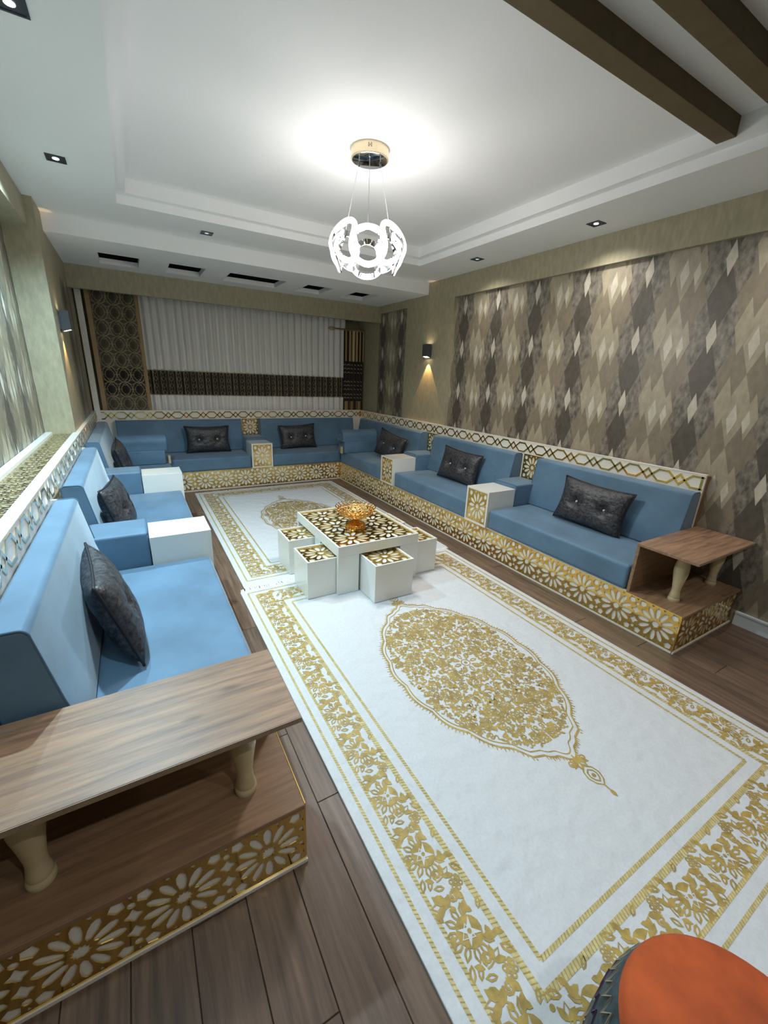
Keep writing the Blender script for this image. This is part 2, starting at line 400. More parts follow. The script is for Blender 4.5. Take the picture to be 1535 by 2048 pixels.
def sofa_frame(run, s0, s1, arms, label, end):
    f = MAPS[run]; D = DEP[run]; base = f((s0+s1)/2, 0, 0)
    t = thing('sofa_frame', base, label, 'sofa frame')
    wall = {'right': XNR-.003-XR, 'left': XL-XNL-.003, 'back': YW-YB-.1}[run]
    pl = MB().box(s0+(.337 if end else .004), s1-.0, .004, D+.02, .0, ZT-.001); obj('plinth', pl.mapped(f), 'white_board', t)
    bd = MB().box(s0+.0, s1, -.004, .006, 0, .012); obj('base_strip', bd.mapped(f), 'white_lacquer', t)
    g = rosette_sheet(s0, s1, .012, ZT, max(1, round((s1-s0)/.25)), over=1.06)
    obj('rosette_panel', g.mapped(lambda x, y, z: f(x, -.0005-z, y)), 'gold', t)
    r0 = s0+(.342 if run != 'back' else -.70); r1 = s1+(.70 if run != 'back' else .70)
    if run == 'back': r0, r1 = XL-DL, XR+DR
    bb = MB().box(r0, r1, D, D+.016, ZT-.01, ZR-.004); obj('back_panel', bb.mapped(f), 'white_board', t, bevel=.002)
    cap = MB().box(r0, r1, D-.003, D+.0295, ZR-.006, ZR); obj('top_rail', cap.mapped(f), 'white_lacquer', t, bevel=.002)
    hb = hex_band(r0+.012, r1-.004, ZQ+.006, ZR-.016); obj('hexagon_band', hb.mapped(lambda x, y, z: f(x, D-z, y)), 'gold_cool_lit' if run == 'left' else 'gold', t)
    for a, b in arms:
        q = rosette_sheet(a+.042, b-.006, .60, ZQ-.004, 1, thick=.004, margin=.008)
        obj('rosette_square', q.mapped(lambda x, y, z: f(x, D-.003-z, y)), 'gold', t)
        st = MB().box(a+.012, a+.034, D-.022, D, .55, ZQ); obj('corner_strip', st.mapped(f), 'white_lacquer', t)
    if run == 'right':
        c = MB().box(r0, 4.11, D+.016, wall, ZT, ZR-.012); obj('wood_carcass', c.mapped(f), 'wood_side', t)
    if run == 'left':
        c = MB().box(r0, 4.29, D+.03, wall, .0, ZR-.022); obj('carcass', c.mapped(f), 'white_board', t)
        e = MB().box(r0, 4.29, D+.030, D+.048, ZR-.022, ZR-.001).box(r0, 4.29, wall-.045, wall, ZR-.022, ZR+.004); obj('sill_rail', e.mapped(f), 'white_lacquer', t, bevel=.002)
        q = rosette_sheet(r0, 4.29, D+.048, wall-.045, 22, thick=.004, margin=.004, over=1.05)
        obj('sill_lattice', q.mapped(lambda x, y, z: f(x, y, ZR-.016+z)), 'gold_cool_lit', t)
    if end:
        w = {'right': XNR-.004-XR, 'left': XL-XNL-.004}[run]
        pe = MB().box(s0+.004, s0+.335, .004, w, 0, ZT-.016); obj('end_plinth', pe.mapped(f), 'white_board', t)
        sh = MB().box(s0-.006, s0+.335, .0025, w, ZT-.016, ZT+.002); obj('end_shelf', sh.mapped(f), 'wood_shelf', t, bevel=.002)
        es = MB().box(s0-.006, s0+.004, -.004, w, 0, .012); obj('base_strip', es.mapped(f), 'white_lacquer', t)
        q = rosette_sheet(0, w-.02, .012, ZT-.017, round(w/.25), over=1.05)
        obj('end_rosette_panel', q.mapped(lambda x, y, z: f(s0-z, x, y)), 'gold', t)
    return t
sofa_frame('right', YE, YB, RIGHT_ARMS, 'white sofa base along the right wall with gold rosette skirting and hexagon rail', True)
sofa_frame('left', YE, YB, LEFT_ARMS, 'white sofa base along the left wall with lattice sill above the seats', True)
sofa_frame('back', XL, XR, BACK_ARMS, 'white sofa base across the far wall below the curtains', False)
# ------------------------------------------------------------------ upholstery
def cushion(run, s0, s1, label):
    f = MAPS[run]; c = f((s0+s1)/2, .25, ZT)
    t = thing('seat_cushion', c, label, 'seat cushion')
    D = DEP[run]
    b = MB().box(s0+.003, s1-.003, .012, D-.04, ZT+.001, ZS)
    o = obj('seat_pad', b.mapped(f), 'velvet', t, smooth=True, bevel=.026, seg=4)
    pr = MB().box(s0+.006, s1-.006, .0095, .0125, ZT+.006, ZT+.010)
    obj('bottom_seam', pr.mapped(f), 'velvet_seam', t)
    return t
def arcpts(cx, cz, r, a0, a1, n=5): return [(cx+r*math.cos(rad(a0+(a1-a0)*i/n)), cz+r*math.sin(rad(a0+(a1-a0)*i/n))) for i in range(n+1)]
def back_cushion(run, s0, s1, label):
    f = MAPS[run]; D = DEP[run]; t = thing('back_cushion', f((s0+s1)/2, D-.1, ZS), label, 'back cushion')
    d0, d1, dt = D-.185, D-.006, D-.105
    z0, z1 = ZS+.001, ZQ-.003
    pf = [(d1, z0)]+[(d1, z1-.012), (d1-.012, z1)]+arcpts(dt+.022, z1-.024, .024, 88, 186, 6)+[(d0+.04, .60)]+arcpts(d0+.014, z0+.014, .014, 180, 262, 4)
    mb = MB(); n = len(pf); S = [s0, s0+.006]+[s0+(s1-s0)*k/6 for k in range(1, 6)]+[s1-.006, s1]
    for k, s in enumerate(S):
        ins = .006 if k in (0, len(S)-1) else 0
        cx = sum(p[0] for p in pf)/n; cz = sum(p[1] for p in pf)/n
        for p in pf:
            d = math.hypot(p[0]-cx, p[1]-cz); q = 1-ins/d
            mb.v.append((s, cx+(p[0]-cx)*q, cz+(p[1]-cz)*q))
    for k in range(len(S)-1):
        for j in range(n): mb.f.append((k*n+j, k*n+(j+1) % n, (k+1)*n+(j+1) % n, (k+1)*n+j)); mb.m.append(0)
    mb.f.append(tuple(range(n-1, -1, -1))); mb.f.append(tuple(range((len(S)-1)*n, len(S)*n))); mb.m += [0, 0]
    obj('back_pad', mb.mapped(f), 'velvet', t, smooth=True)
    for s in (s0+.004, s1-.004):
        tb = MB().tube([(s, p[0], p[1]) for p in pf], .0042, 6, True); obj('piping', tb.mapped(f), 'velvet_seam', t, smooth='all')
    return t
def arm_set(run, a, b, lab_box, lab_arm):
    f = MAPS[run]; D = DEP[run]
    t = thing('armrest_box', f((a+b)/2, .16, ZT), lab_box, 'armrest box')
    zb = .580
    o = MB().box(a+.002, b-.002, .004, .318, ZT+.001, zb-.001); obj('box_body', o.mapped(f), 'white_lacquer', t, bevel=.002)
    fr = MB().box(a+.001, a+.018, -.008, .006, ZT+.001, zb).box(b-.018, b-.001, -.008, .006, ZT+.001, zb).box(a+.018, b-.018, -.008, .006, ZT+.001, ZT+.018).box(a+.018, b-.018, -.008, .006, zb-.016, zb)
    obj('front_frame', fr.mapped(f), 'white_lacquer', t)
    q = rosette_sheet(a+.018, b-.018, ZT+.018, zb-.016, 1, margin=.009); obj('rosette_front', q.mapped(lambda x, y, z: f(x, .0-z, y)), 'gold', t)
    u = thing('arm_cushion', f((a+b)/2, .5, ZT), lab_arm, 'arm cushion')
    o = MB().box(a+.004, b-.004, .323, D-.03, ZT+.002, .612); obj('arm_pad', o.mapped(f), 'velvet', u, smooth=True, bevel=.016, seg=3)
    lp = MB().tube([(a+.006, .325, .600), (a+.016, .325, .611), (b-.016, .325, .611), (b-.006, .325, .600), (b-.006, .325, ZT+.02)], .0035, 6)
    obj('piping', lp.mapped(f), 'velvet_seam', u, smooth='all')
seats = {'right': [(1.243, 2.503, 'blue seat cushion on the right run beside the wooden side table'), (2.789, 4.103, 'blue seat cushion between the two white arm boxes on the right'), (4.392, YB-.006, 'blue seat cushion in the far right corner beside the curtains side')],
         'left': [(1.243, 2.525, 'large light blue seat cushion nearest the camera at left'), (2.814, 4.163, 'light blue seat cushion between the two white arm boxes at left'), (4.452, YB-.006, 'blue seat cushion in the far left corner under the corner bolster')]}
for run in seats:
    for a, b, l in seats[run]: cushion(run, a, b, l)
cushion('back', XL-.50, 1.285, 'blue seat cushion under the curtains left of the middle arm box')
cushion('back', 1.572, XR+.50, 'blue seat cushion under the curtains right of the middle arm box')
backs = {'right': [(1.235, 2.535, 'blue back cushion on the right run nearest the side table'), (2.800, 4.130, 'middle blue back cushion of the right run'), (4.385, 6.13, 'blue back cushion at the far end of the right run')],
         'left': [(1.243, 2.555, 'light blue back cushion nearest the camera below the lattice sill'), (2.830, 4.190, 'middle light blue back cushion of the left run'), (4.470, 6.13, 'blue back cushion at the far end of the left run')],
         'back': [(XL-DL+.19, 1.300, 'long blue back cushion below the sheer curtain on the left'), (1.565, XR+DR-.19, 'long blue back cushion below the sheer curtain on the right')]}
for run in backs:
    for a, b, l in backs[run]: back_cushion(run, a, b, l)
arm_set('right', *RIGHT_ARMS[0], 'white arm box with gold rosette front, right run, nearer the side table', 'blue arm cushion behind the nearer white box of the right run')
arm_set('right', *RIGHT_ARMS[1], 'white arm box with gold rosette front, right run, nearer the corner', 'blue arm cushion behind the farther white box of the right run')
arm_set('left', *LEFT_ARMS[0], 'plain-sided white arm box on the left run nearest the camera', 'dark blue arm cushion on the left run nearest the camera')
arm_set('left', *LEFT_ARMS[1], 'plain-sided white arm box on the left run nearer the far wall', 'blue arm cushion on the left run nearer the far wall')
arm_set('back', *BACK_ARMS[0], 'white arm box with gold rosette facing the room, middle of far sofa', 'blue arm cushion behind the middle box of the far sofa')
def corner_bolster(x0, x1, face, label):
    t = thing('corner_bolster', ((x0+x1)/2, 5.50, ZS), label, 'bolster')
    e = x1 if face > 0 else x0
    b = MB().box(min(x0, x1)+(.03 if face < 0 else 0), max(x0, x1)-(.03 if face > 0 else 0), 5.415, 5.63, ZS+.001, .585); obj('lower_block', b, 'velvet', t, smooth=True, bevel=.014, seg=3)
    pf = arcpts(5.500, .672, .080, 200, -20, 12)+[(5.63, .620), (5.63, .587), (5.425, .587), (5.425, .640)]
    mb = MB(); n = len(pf)
    for x in (x0, x1): mb.v += [(x, y, z) for y, z in pf]
    mb.f = [(j, (j+1) % n, n+(j+1) % n, n+j) for j in range(n)]+[tuple(range(n-1, -1, -1)), tuple(range(n, 2*n))]; mb.m = [0]*(n+2)
    obj('roll_top', mb, 'velvet', t, smooth=True, bevel=0)
    sp = [(e+face*.002, 5.500+.010*k/3*math.cos(k*.5), .668+.010*k/3*math.sin(k*.5)) for k in range(1, 24)]
    obj('scroll_seam', MB().tube(sp, .004, 5), 'velvet_seam', t, smooth='all')
    obj('piping', MB().tube([(e, y, z) for y, z in pf], .0045, 6, True), 'velvet_seam', t, smooth='all')
    obj('end_block', bx(min(e-face*.002, e+face*.022), max(e-face*.002, e+face*.022), 5.42, 5.47, ZS+.002, .52), 'turned_wood', t, bevel=.004)
corner_bolster(2.53, 3.09, -1, 'blue roll-topped bolster in the right corner by the striped curtain')
corner_bolster(-.23, .275, 1, 'blue roll-topped bolster in the left corner by the lattice curtain')
# ------------------------------------------------------------------ throw pillows
def pillow(loc, rot, label, src=None, sx=1):
    t = thing('throw_pillow', loc, label, 'pillow', 'dark tufted throw pillows')
    t.rotation_euler = rot
    if src:
        for ch in src.children:
            c = ch.copy(); COL.objects.link(c); c.parent = t
        return t
    Wd, Hh, T = .285, .180, .075
    nx, nz = 30, 20; mb = MB(); idx = {}
    def outline(u, v):
        k = .09
        return (u*Wd*(1-k*(1-v*v)*abs(u)**3), v*Hh*(1-k*1.2*(1-u*u)*abs(v)**3))
    for side in (-1, 1):
        for i in range(nx+1):
            for j in range(nz+1):
                u, v = -1+2*i/nx, -1+2*j/nz
                edge = i in (0, nx) or j in (0, nz)
                if edge and side == 1: idx[side, i, j] = idx[-1, i, j]; continue
                x, z = outline(u, v); th = T*((1-abs(u)**2.4)*(1-abs(v)**2.4))**.45
                for bxp in (-.115, .115):
                    d2 = (x-bxp)**2+(z-0)**2
                    th -= .045*math.exp(-d2/.0011)+.012*math.exp(-d2/.008)
                    ang = math.atan2(z, x-bxp); th -= .006*math.cos(ang*7)*math.exp(-d2/.006)
                idx[side, i, j] = len(mb.v); mb.v.append((x, side*max(th, 0) if not edge else 0, z))
    for side in (-1, 1):
        for i in range(nx):
            for j in range(nz):
                q = (idx[side, i, j], idx[side, i+1, j], idx[side, i+1, j+1], idx[side, i, j+1])
                mb.f.append(q if side < 0 else q[::-1]); mb.m.append(0)
    obj('pillow_cover', mb, 'pillow', None, smooth='all').parent = t
    loop = [outline(-1+2*i/nx, -1) for i in range(nx)]+[outline(1, -1+2*j/nz) for j in range(nz)]+[outline(1-2*i/nx, 1) for i in range(nx)]+[outline(-1, 1-2*j/nz) for j in range(nz)]
    obj('piping', MB().tube([(x, 0, z) for x, z in loop], .0055, 6, True), 'pillow_trim', None, smooth='all').parent = t
    for bxp in (-.115, .115): obj('button', MB().ball((bxp, -.022, 0), .0095, 6), 'button', None, smooth='all').parent = t
    return t
RZ = {'right': -PI/2, 'left': PI/2, 'back': 0}
p0 = pillow((3.035, 1.845, .595), (-.20, .05, RZ['right']+.06), 'dark pillow with two pale buttons on the right seat nearest the side table')
pillow((3.035, 3.455, .594), (-.24, .06, RZ['right']+.10), 'dark crumpled pillow on the middle seat of the right run', p0)
pillow((2.985, 4.86, .600), (-.24, .17, RZ['right']+.12), 'dark slanting pillow in the far right corner seat', p0)
pillow((.815, 6.075, .597), (-.16, .0, 0), 'dark pillow on the far sofa left of the middle arm box', p0)
pillow((2.085, 6.075, .592), (-.17, -.04, .03), 'dark pillow on the far sofa right of the middle arm box', p0)
pillow((-.175, 1.83, .592), (-.30, .06, RZ['left']+.12), 'large dark pillow seen edge-on, nearest the camera at left', p0)
pillow((-.175, 3.18, .590), (-.26, .05, RZ['left']-.1), 'dark pillow seen edge-on, on the middle left seat', p0)
pillow((-.17, 4.92, .590), (-.24, -.05, RZ['left']), 'dark pillow half hidden in the far left corner seat', p0)
# ------------------------------------------------------------------ side tables at the near ends
def turned_leg(cx, cy, z0, z1, parent):
    H = z1-z0
    pr = [(.032, 0), (.0335, .025), (.0325, .05), (.0285, .07), (.0295, .09), (.0270, .13), (.0240, .20), (.0245, .27), (.0310, .42), (.0385, .56), (.0410, .65), (.0385, .75), (.0310, .86), (.0255, .94), (.0265, 1)]
    obj('leg', MB().lathe([(r, z0+h*H) for r, h in pr], cx, cy, 24), 'turned_wood', parent, smooth=True)
def side_table(run, xs, label):
    f = MAPS[run]; w = {'right': XNR-XR-.01, 'left': XL-XNL-.01}[run]
    t = thing('side_table', f(1.05, .35, ZT), label, 'side table')
    top = MB().box(YE-.002, 1.228, .004, w, .571, .589)
    obj('tabletop', top.mapped(f), ['wood_table'], t, bevel=.0015, seg=1)
    ed = MB().box(YE-.0035, YE-.0015, .004, w, .572, .588); obj('edge_band', ed.mapped(f), 'wood_edge', t)
    dv = MB().box(1.212, 1.230, .012, DEP[run]-.004, ZT+.002, .571); obj('divider_panel', dv.mapped(f), 'wood_shelf', t)
    for x in xs: turned_leg(x, 1.022, ZT+.002, .571, t)
side_table('right', (2.750, 3.235), 'small wooden side table with two turned legs at the end of right sofa')
side_table('left', (.155, -.350), 'long wooden side table with two turned legs in the left foreground')
# ------------------------------------------------------------------ rugs
RW, RL, RT = 1.855, 2.66, .012
def rug_mesh():
    gold, pale, cream = MB(), MB(), MB()
    tick = [0]
    def zj(z): tick[0] += 1; return z+(tick[0]*7919 % 97)*4e-6
    def poly(P, z, b=gold):
        z = zj(z); b.add([(x, y, RT+z) for x, y in P], [tuple(range(len(P)))] if area(P) > 0 else [tuple(range(len(P)-1, -1, -1))])
    def ring(P, t, z, b=gold):
        z = zj(z)
        n = len(P); cx = sum(p[0] for p in P)/n; cy = sum(p[1] for p in P)/n
        Q = [(x+(cx-x)*min(.85, t/max(1e-6, math.hypot(x-cx, y-cy))), y+(cy-y)*min(.85, t/max(1e-6, math.hypot(x-cx, y-cy)))) for x, y in P]
        fs = [(j, (j+1) % n, n+(j+1) % n, n+j) for j in range(n)]
        if area(P) < 0: fs = [q[::-1] for q in fs]
        b.add([(x, y, RT+z) for x, y in P+Q], fs)
    def ribbon(P, w, z, b=gold):
        z = zj(z)
        n = len(P); vs = []
        for i in range(n):
            a, c = P[max(0, i-1)], P[min(n-1, i+1)]; dx, dy = c[0]-a[0], c[1]-a[1]; l = math.hypot(dx, dy) or 1
            ww = w[i] if isinstance(w, list) else w
            vs += [(P[i][0]-dy/l*ww/2, P[i][1]+dx/l*ww/2, RT+z), (P[i][0]+dy/l*ww/2, P[i][1]-dx/l*ww/2, RT+z)]
        b.add(vs, [(2*i, 2*i+1, 2*i+3, 2*i+2) for i in range(n-1)])
    leafp = [(0, 0), (.25, -.20), (.6, -.24), (1, 0), (.6, .24), (.25, .20)]
    def leaf(c, a, l, z, tf, solid=True, b=gold):
        P = tf(rot2([(x*l, y*l) for x, y in leafp], a, c)); (poly(P, z, b) if solid else ring(P, l*.17, z, b))
    def flower(c, r, n, z, tf, t=.0048):
        for k in range(n): ring(tf(rot2(ngon(8, r*.34), 0, (c[0]+r*.62*math.cos(2*PI*k/n), c[1]+r*.62*math.sin(2*PI*k/n)))), t, z)
        ring(tf(rot2(ngon(8, r*.30), 0, c)), t, z)
    def curl(c, a, r, z, tf, w=.006, turn=1.35, sg=1):
        P = [(r*(1-.75*k/12)*math.cos(sg*2*PI*turn*k/12), r*(1-.75*k/12)*math.sin(sg*2*PI*turn*k/12)) for k in range(13)]
        ribbon(tf(rot2(P, a, c)), w, z)
    def palmette(c, a, s, tf, z=.0012):
        T = lambda P: tf(rot2([(x*s, y*s) for x, y in P], a, c))
        for k in range(9):
            g = rad(-120+30*k); ring(T(rot2([(x*.036, y*.040) for x, y in leafp], g, (.030*math.cos(g), .030*math.sin(g)))), .0062*s, z)
        poly(T(ngon(14, .036)), z+.0003); poly(T(starp(4, .033, .0095, PI/4)), z+.0009, cream); ring(T([(x+.006, y) for x, y in ((-.010, -.020), (.024, 0), (-.010, .020))]), .0045*s, z+.0012, cream); poly(T(ngon(8, .006)), z+.0014)
        for sg in (1, -1):
            poly(T(rot2([(x*.040, y*.040) for x, y in leafp], sg*2.5, (-.018, sg*.03))), z); poly(T(rot2([(x*.034, y*.034) for x, y in leafp], sg*1.2, (-.042, sg*.02))), z)
            curl((c[0], c[1]), 0, .001, z, lambda P: P) if False else None
    def tulip(c, a, s, tf, z=.0012):
        T = lambda P: tf(rot2([(x*s, y*s) for x, y in P], a, c))
        for g in (-.75, 0, .75): (poly if g else ring)(T(rot2([(x*.045, y*.045) for x, y in leafp], g)), *((z,) if g else (.005*s, z)))
        ribbon(T([(-.03, .012), (-.016, .004), (0, 0)]), .005*s, z)
    hw, hl = RW/2, RL/2
    def side(tf, L, corner):
        n = round(L/.225); p = L/n
        for i in range(n):
            u = -L/2+(i+.5)*p
            palmette((u, .004), PI/2+.25, 1.08, tf)
            flower((u+.50*p, -.040), .024, 6, .0012, tf)
            tulip((u+.36*p, .030), PI/2-.3, .95, tf); tulip((u-.36*p, -.012), -PI/2+.5, .8, tf)
            for dx, dy, a, l in ((.30, -.035, .5, .045), (-.25, .047, 2.6, .040), (-.27, -.052, -2.5, .045), (.22, .055, .4, .034), (.43, .0, 2.2, .045), (.08, .052, 2.7, .036), (-.13, -.055, -2.2, .034), (-.48, .0, 1.2, .036), (-.42, .045, -.6, .036), (-.36, .02, .9, .03), (.5, .045, -2.2, .036), (.12, -.055, -.6, .034)):
                leaf((u+dx*p, dy), a, l, .0012, tf, solid=(dx*10) % 2 < 1.2)
            poly(tf(rot2(ngon(8, .0085), 0, (u+.27*p, .012))), .0012); poly(tf(rot2(ngon(8, .0075), 0, (u-.44*p, -.05))), .0012)
            curl((u+.40*p, -.010), 1, .017, .0012, tf, .0075); curl((u-.30*p, .0), 2.4, .015, .0012, tf, .0075, sg=-1)
    Bc = .157
    side(lambda P: [(-hw+Bc-y, x) for x, y in P], RL-.17, 0); side(lambda P: [(hw-Bc+y, x) for x, y in P], RL-.17, 0)
    side(lambda P: [(x, -hl+Bc-y) for x, y in P], RW-.44, 0); side(lambda P: [(x, hl-Bc+y) for x, y in P], RW-.44, 0)
    for off, w in ((.043, .011), (.089, .012), (.229, .020), (.283, .013)):
        for a, b in (((-hw+off, -hl+off), (hw-off, -hl+off)), ((hw-off, -hl+off), (hw-off, hl-off)), ((hw-off, hl-off), (-hw+off, hl-off)), ((-hw+off, hl-off), (-hw+off, -hl+off))):
            L = math.hypot(b[0]-a[0], b[1]-a[1]); ribbon([a, b], w, .0006, pale)
            ux, uy = (b[0]-a[0])/L, (b[1]-a[1])/L; n = int(L/.012)
            for i in range(n):
                s = (i+.5)*L/n
                P = [(s-.0045, -w*.5), (s-.0015, -w*.5), (s+.0045, w*.5), (s+.0015, w*.5)]
                poly([(a[0]+ux*x-uy*y, a[1]+uy*x+ux*y) for x, y in P], .0011)
    # medallion
    MWd, ML = .41, .67
    def outline(k=1.0, n=160, lob=.026):
        P = []
        for i in range(n):
            q = 2*PI*i/n; c, s = math.cos(q), math.sin(q)
            ax = abs(s)
            wv = 1+lob*abs(math.sin(q*9))*1.4
            x = MWd*c*(1-.12*ax**6)*wv; y = ML*(.86*s+.14*math.copysign(ax**7, s))*wv
            if ax > .93: x *= .75
            P.append((x*k, y*k))
        return P
    I = lambda P: P
    O = outline(1.0)
    ring(O, .010, .0008); ring(outline(.955), .006, .0008)
    H2 = outline(1.0, 200)
    for i in range(200):
        a = H2[i]; d = math.hypot(*a); e = .016 if i % 2 else .010; ribbon([a, (a[0]*(1+e/d), a[1]*(1+e/d))], [.0055, .0025], .0010)
    rnd = random.Random(3)
    pts = []
    def inside(x, y, k=.90): 
        ay = abs(y)/(ML*k); return ay < 1 and abs(x) < MWd*k*math.sqrt(max(0, 1-min(1, ay*1.03)**2))*(1-.1*ay**4)
    for it in range(26000):
        x, y = rnd.uniform(0, MWd), rnd.uniform(0, ML)
        if inside(x, y) and x > .010 and y > .010 and all((x-a)**2+(y-b)**2 > .0165**2 for a, b in pts): pts.append((x, y))
    for (x, y) in pts:
        r = math.hypot(x, y); 
        if r < .085: continue
        kind = rnd.random(); a = rnd.uniform(0, 2*PI); l = rnd.uniform(.024, .034); sg0 = rnd.choice((1, -1))
        for sx in (1, -1):
            for sy in (1, -1):
                tf = lambda P, sx=sx, sy=sy: [(px*sx, py*sy) for px, py in P]
                if kind < .34: leaf((x-.008, y), a, l, .0012, tf)
                elif kind < .56: curl((x, y), a, .0150, .0013, tf, .0062, 1.3, sg0)
                elif kind < .70: flower((x, y), .0165, 5, .0014, tf, .0036)
                elif kind < .86: leaf((x, y), a, l, .0012, tf, False); leaf((x, y), a+2.2, l*.7, .0012, tf)
                else: ribbon(tf([(x+.017*q*math.cos(a)-.008*math.sin(q*3)*math.sin(a), y+.017*q*math.sin(a)+.008*math.sin(q*3)*math.cos(a)) for q in (-1, -.6, -.2, .2, .6, 1)]), .0065, .0013)
    for k in range(8):
        leaf((.030*math.cos(k*PI/4), .030*math.sin(k*PI/4)), k*PI/4, .050, .0014, I, False)
    ring(ngon(10, .028), .006, .0014); poly(ngon(8, .010), .0014)
    for k in range(4): curl((.062*math.cos(k*PI/2+PI/4), .062*math.sin(k*PI/2+PI/4)), k, .02, .0014, I, .007)
    # finials and pendants beyond both tips
    for sy in (1, -1):
        tf = lambda P, sy=sy: [(x, y*sy) for x, y in P]
        y0 = ML*1.0
        ribbon(tf([(0, y0), (0, y0+.03)]), .006, .001)
        for g in (-.9, -.35, .35, .9): leaf((0, y0+.02), PI/2+g, .055, .0012, tf, abs(g) > .5)
        for sx in (1, -1): curl((sx*.035, y0+.03), PI/2, .016, .0012, tf, .006)
        q = [(0, y0+.055), (.028, y0+.075), (.036, y0+.105), (.024, y0+.135), (0, y0+.155), (-.024, y0+.135), (-.036, y0+.105), (-.028, y0+.075)]
        ring(tf(q), .006, .0012); ring(tf([(x*.62, (y-y0-.105)*.62+y0+.105) for x, y in q]), .006, .0013); poly(tf(rot2(ngon(8, .009), 0, (0, y0+.105))), .0013)
        ribbon(tf([(0, y0+.155), (0, y0+.175)]), .006, .001); leaf((0, y0+.172), PI/2, .035, .0012, tf)
    return gold, pale, cream
RUG_G, RUG_P, RUG_C = rug_mesh()
def rug(cx, cy, rz, label, src=None):
    t = thing('rug', (cx, cy, 0), label, 'rug', 'cream rugs with gold medallions'); t.rotation_euler = (0, 0, rz)
    if src:
        for ch in src.children: c = ch.copy(); COL.objects.link(c); c.parent = t
        return t
    b = MB(); n = 40
    obj('pile', bx(-RW/2, RW/2, -RL/2-.055, RL/2, .0006, RT), 'rug_white', None, bevel=.004, seg=2).parent = t
    obj('gold_pattern', RUG_G, 'rug_gold', None, recalc=False).parent = t
    obj('cream_pattern', RUG_C, 'rug_white', None, recalc=False).parent = t
    obj('line_pattern', RUG_P, 'rug_pale', None, recalc=False).parent = t
    for c_ in t.children:
        if c_.name.split('.')[0] != 'pile': c_['kind'] = 'stuff'
    rn = random.Random(5)
    for sy in (1, -1):
        fr = MB(); e0 = RL/2+(.055 if sy < 0 else 0)
        for i in range(260):
            x = -RW/2+.01+(RW-.02)*i/259; j = rn.uniform(-.012, .012)
            fr.tube([(x, sy*(e0-.004), .008), (x+j*.5, sy*(e0+.018), .006), (x+j, sy*(e0+.034+rn.uniform(-.008, .006)), .005)], .0042, 4)
        o = obj('fringe', fr, 'fringe', None, recalc=False); o.parent = t; o['kind'] = 'stuff'
    return t
r0 = rug(1.412, 1.392, 0, 'cream and gold medallion rug in the foreground')
rug(1.450, 4.150, 0, 'cream and gold medallion rug farther back, beyond the coffee table', r0)
tu = MB(); rn = random.Random(9)
# ------------------------------------------------------------------ coffee table, nested stools, bowl
ZF = .0145
def topped_box(t, x0, x1, y0, y1, z0, z1, n, m, name, body=True):
    rim, dep = .013, .016
    if body: obj('body', bx(x0, x1, y0, y1, z0, z1-dep), 'white_lacquer', t, bevel=.0015, seg=1)
    r = MB().box(x0, x1, y0, y0+rim, z1-dep, z1).box(x0, x1, y1-rim, y1, z1-dep, z1).box(x0, x0+rim, y0+rim, y1-rim, z1-dep, z1).box(x1-rim, x1, y0+rim, y1-rim, z1-dep, z1)
    obj('rim', r, 'white_lacquer', t)
    q = rosette_sheet(x0+rim, x1-rim, y0+rim, y1-rim, n, m, thick=.004, margin=.006)
    obj('lattice_inlay', q.mapped(lambda x, y, z: (x, y, z1-dep+.0045+z)), 'gold', t)
TX, TXX, TY, TYY, TZ = 1.084, 1.752, 2.376, 3.225, .380
ct = thing('coffee_table', ((TX+TXX)/2, (TY+TYY)/2, ZF), 'large white coffee table with gold lattice top, standing across both rugs', 'table')
obj('top_slab', bx(TX, TXX, TY, TYY, .304, TZ-.016), 'white_lacquer', ct, bevel=.0015, seg=1)
topped_box(ct, TX, TXX, TY, TYY, .3, TZ, 2, 3, 'top', False)
for y0 in (TY, TYY-.028):
    for x0, x1 in ((TX, 1.245), (1.592, TXX)): obj('leg_panel', bx(x0, x1, y0, y0+.028, ZF, .304), 'white_lacquer', ct)
for x0 in (TX, TXX-.028): obj('leg_panel', bx(x0, x0+.028, 2.705, 2.815, ZF, .304), 'white_lacquer', ct)
def stool(x0, x1, y0, y1, label, n=1, m=1):
    t = thing('nesting_stool', ((x0+x1)/2, (y0+y1)/2, ZF), label, 'stool', 'nesting stools under the coffee table')
    topped_box(t, x0, x1, y0, y1, ZF, .292, n, m, 'seat')
stool(.873, 1.183, 2.412, 2.694, 'white nesting stool at the coffee table\'s near left corner')
stool(.880, 1.190, 2.832, 3.114, 'white nesting stool at the coffee table\'s far left corner')
stool(1.262, 1.572, 2.165, 2.455, 'white nesting stool pulled out in front of the coffee table')
stool(1.655, 1.965, 2.412, 2.694, 'white nesting stool at the coffee table\'s near right corner')
stool(1.640, 1.935, 2.832, 3.114, 'white nesting stool at the coffee table\'s far right corner')
bc = (1.372, 2.695)
bw = thing('pedestal_bowl', (*bc, TZ-.008), 'gold filigree pedestal bowl on the coffee table', 'bowl')
zb = TZ-.007
obj('foot', MB().lathe([(.078, zb), (.080, zb+.006), (.072, zb+.010), (.074, zb+.034), (.078, zb+.038), (.070, zb+.044), (.045, zb+.050), (.030, zb+.060)], *bc, 32), 'gold_dish', bw, smooth=True)
obj('stem', MB().lathe([(.030, zb+.060), (.022, zb+.070), (.030, zb+.080), (.040, zb+.086), (.050, zb+.094)], *bc, 24), 'gold_dish', bw, smooth=True)
fo = MB()
for k in range(20):
    a = 2*PI*k/20; fo.ball((bc[0]+.076*math.cos(a), bc[1]+.076*math.sin(a), zb+.022), .007, 4)
obj('foot_ornament', fo, 'gold_dish', bw, smooth='all')
dish = [(.045, .094), (.075, .099), (.105, .111), (.130, .130), (.140, .150)]
dm = MB()
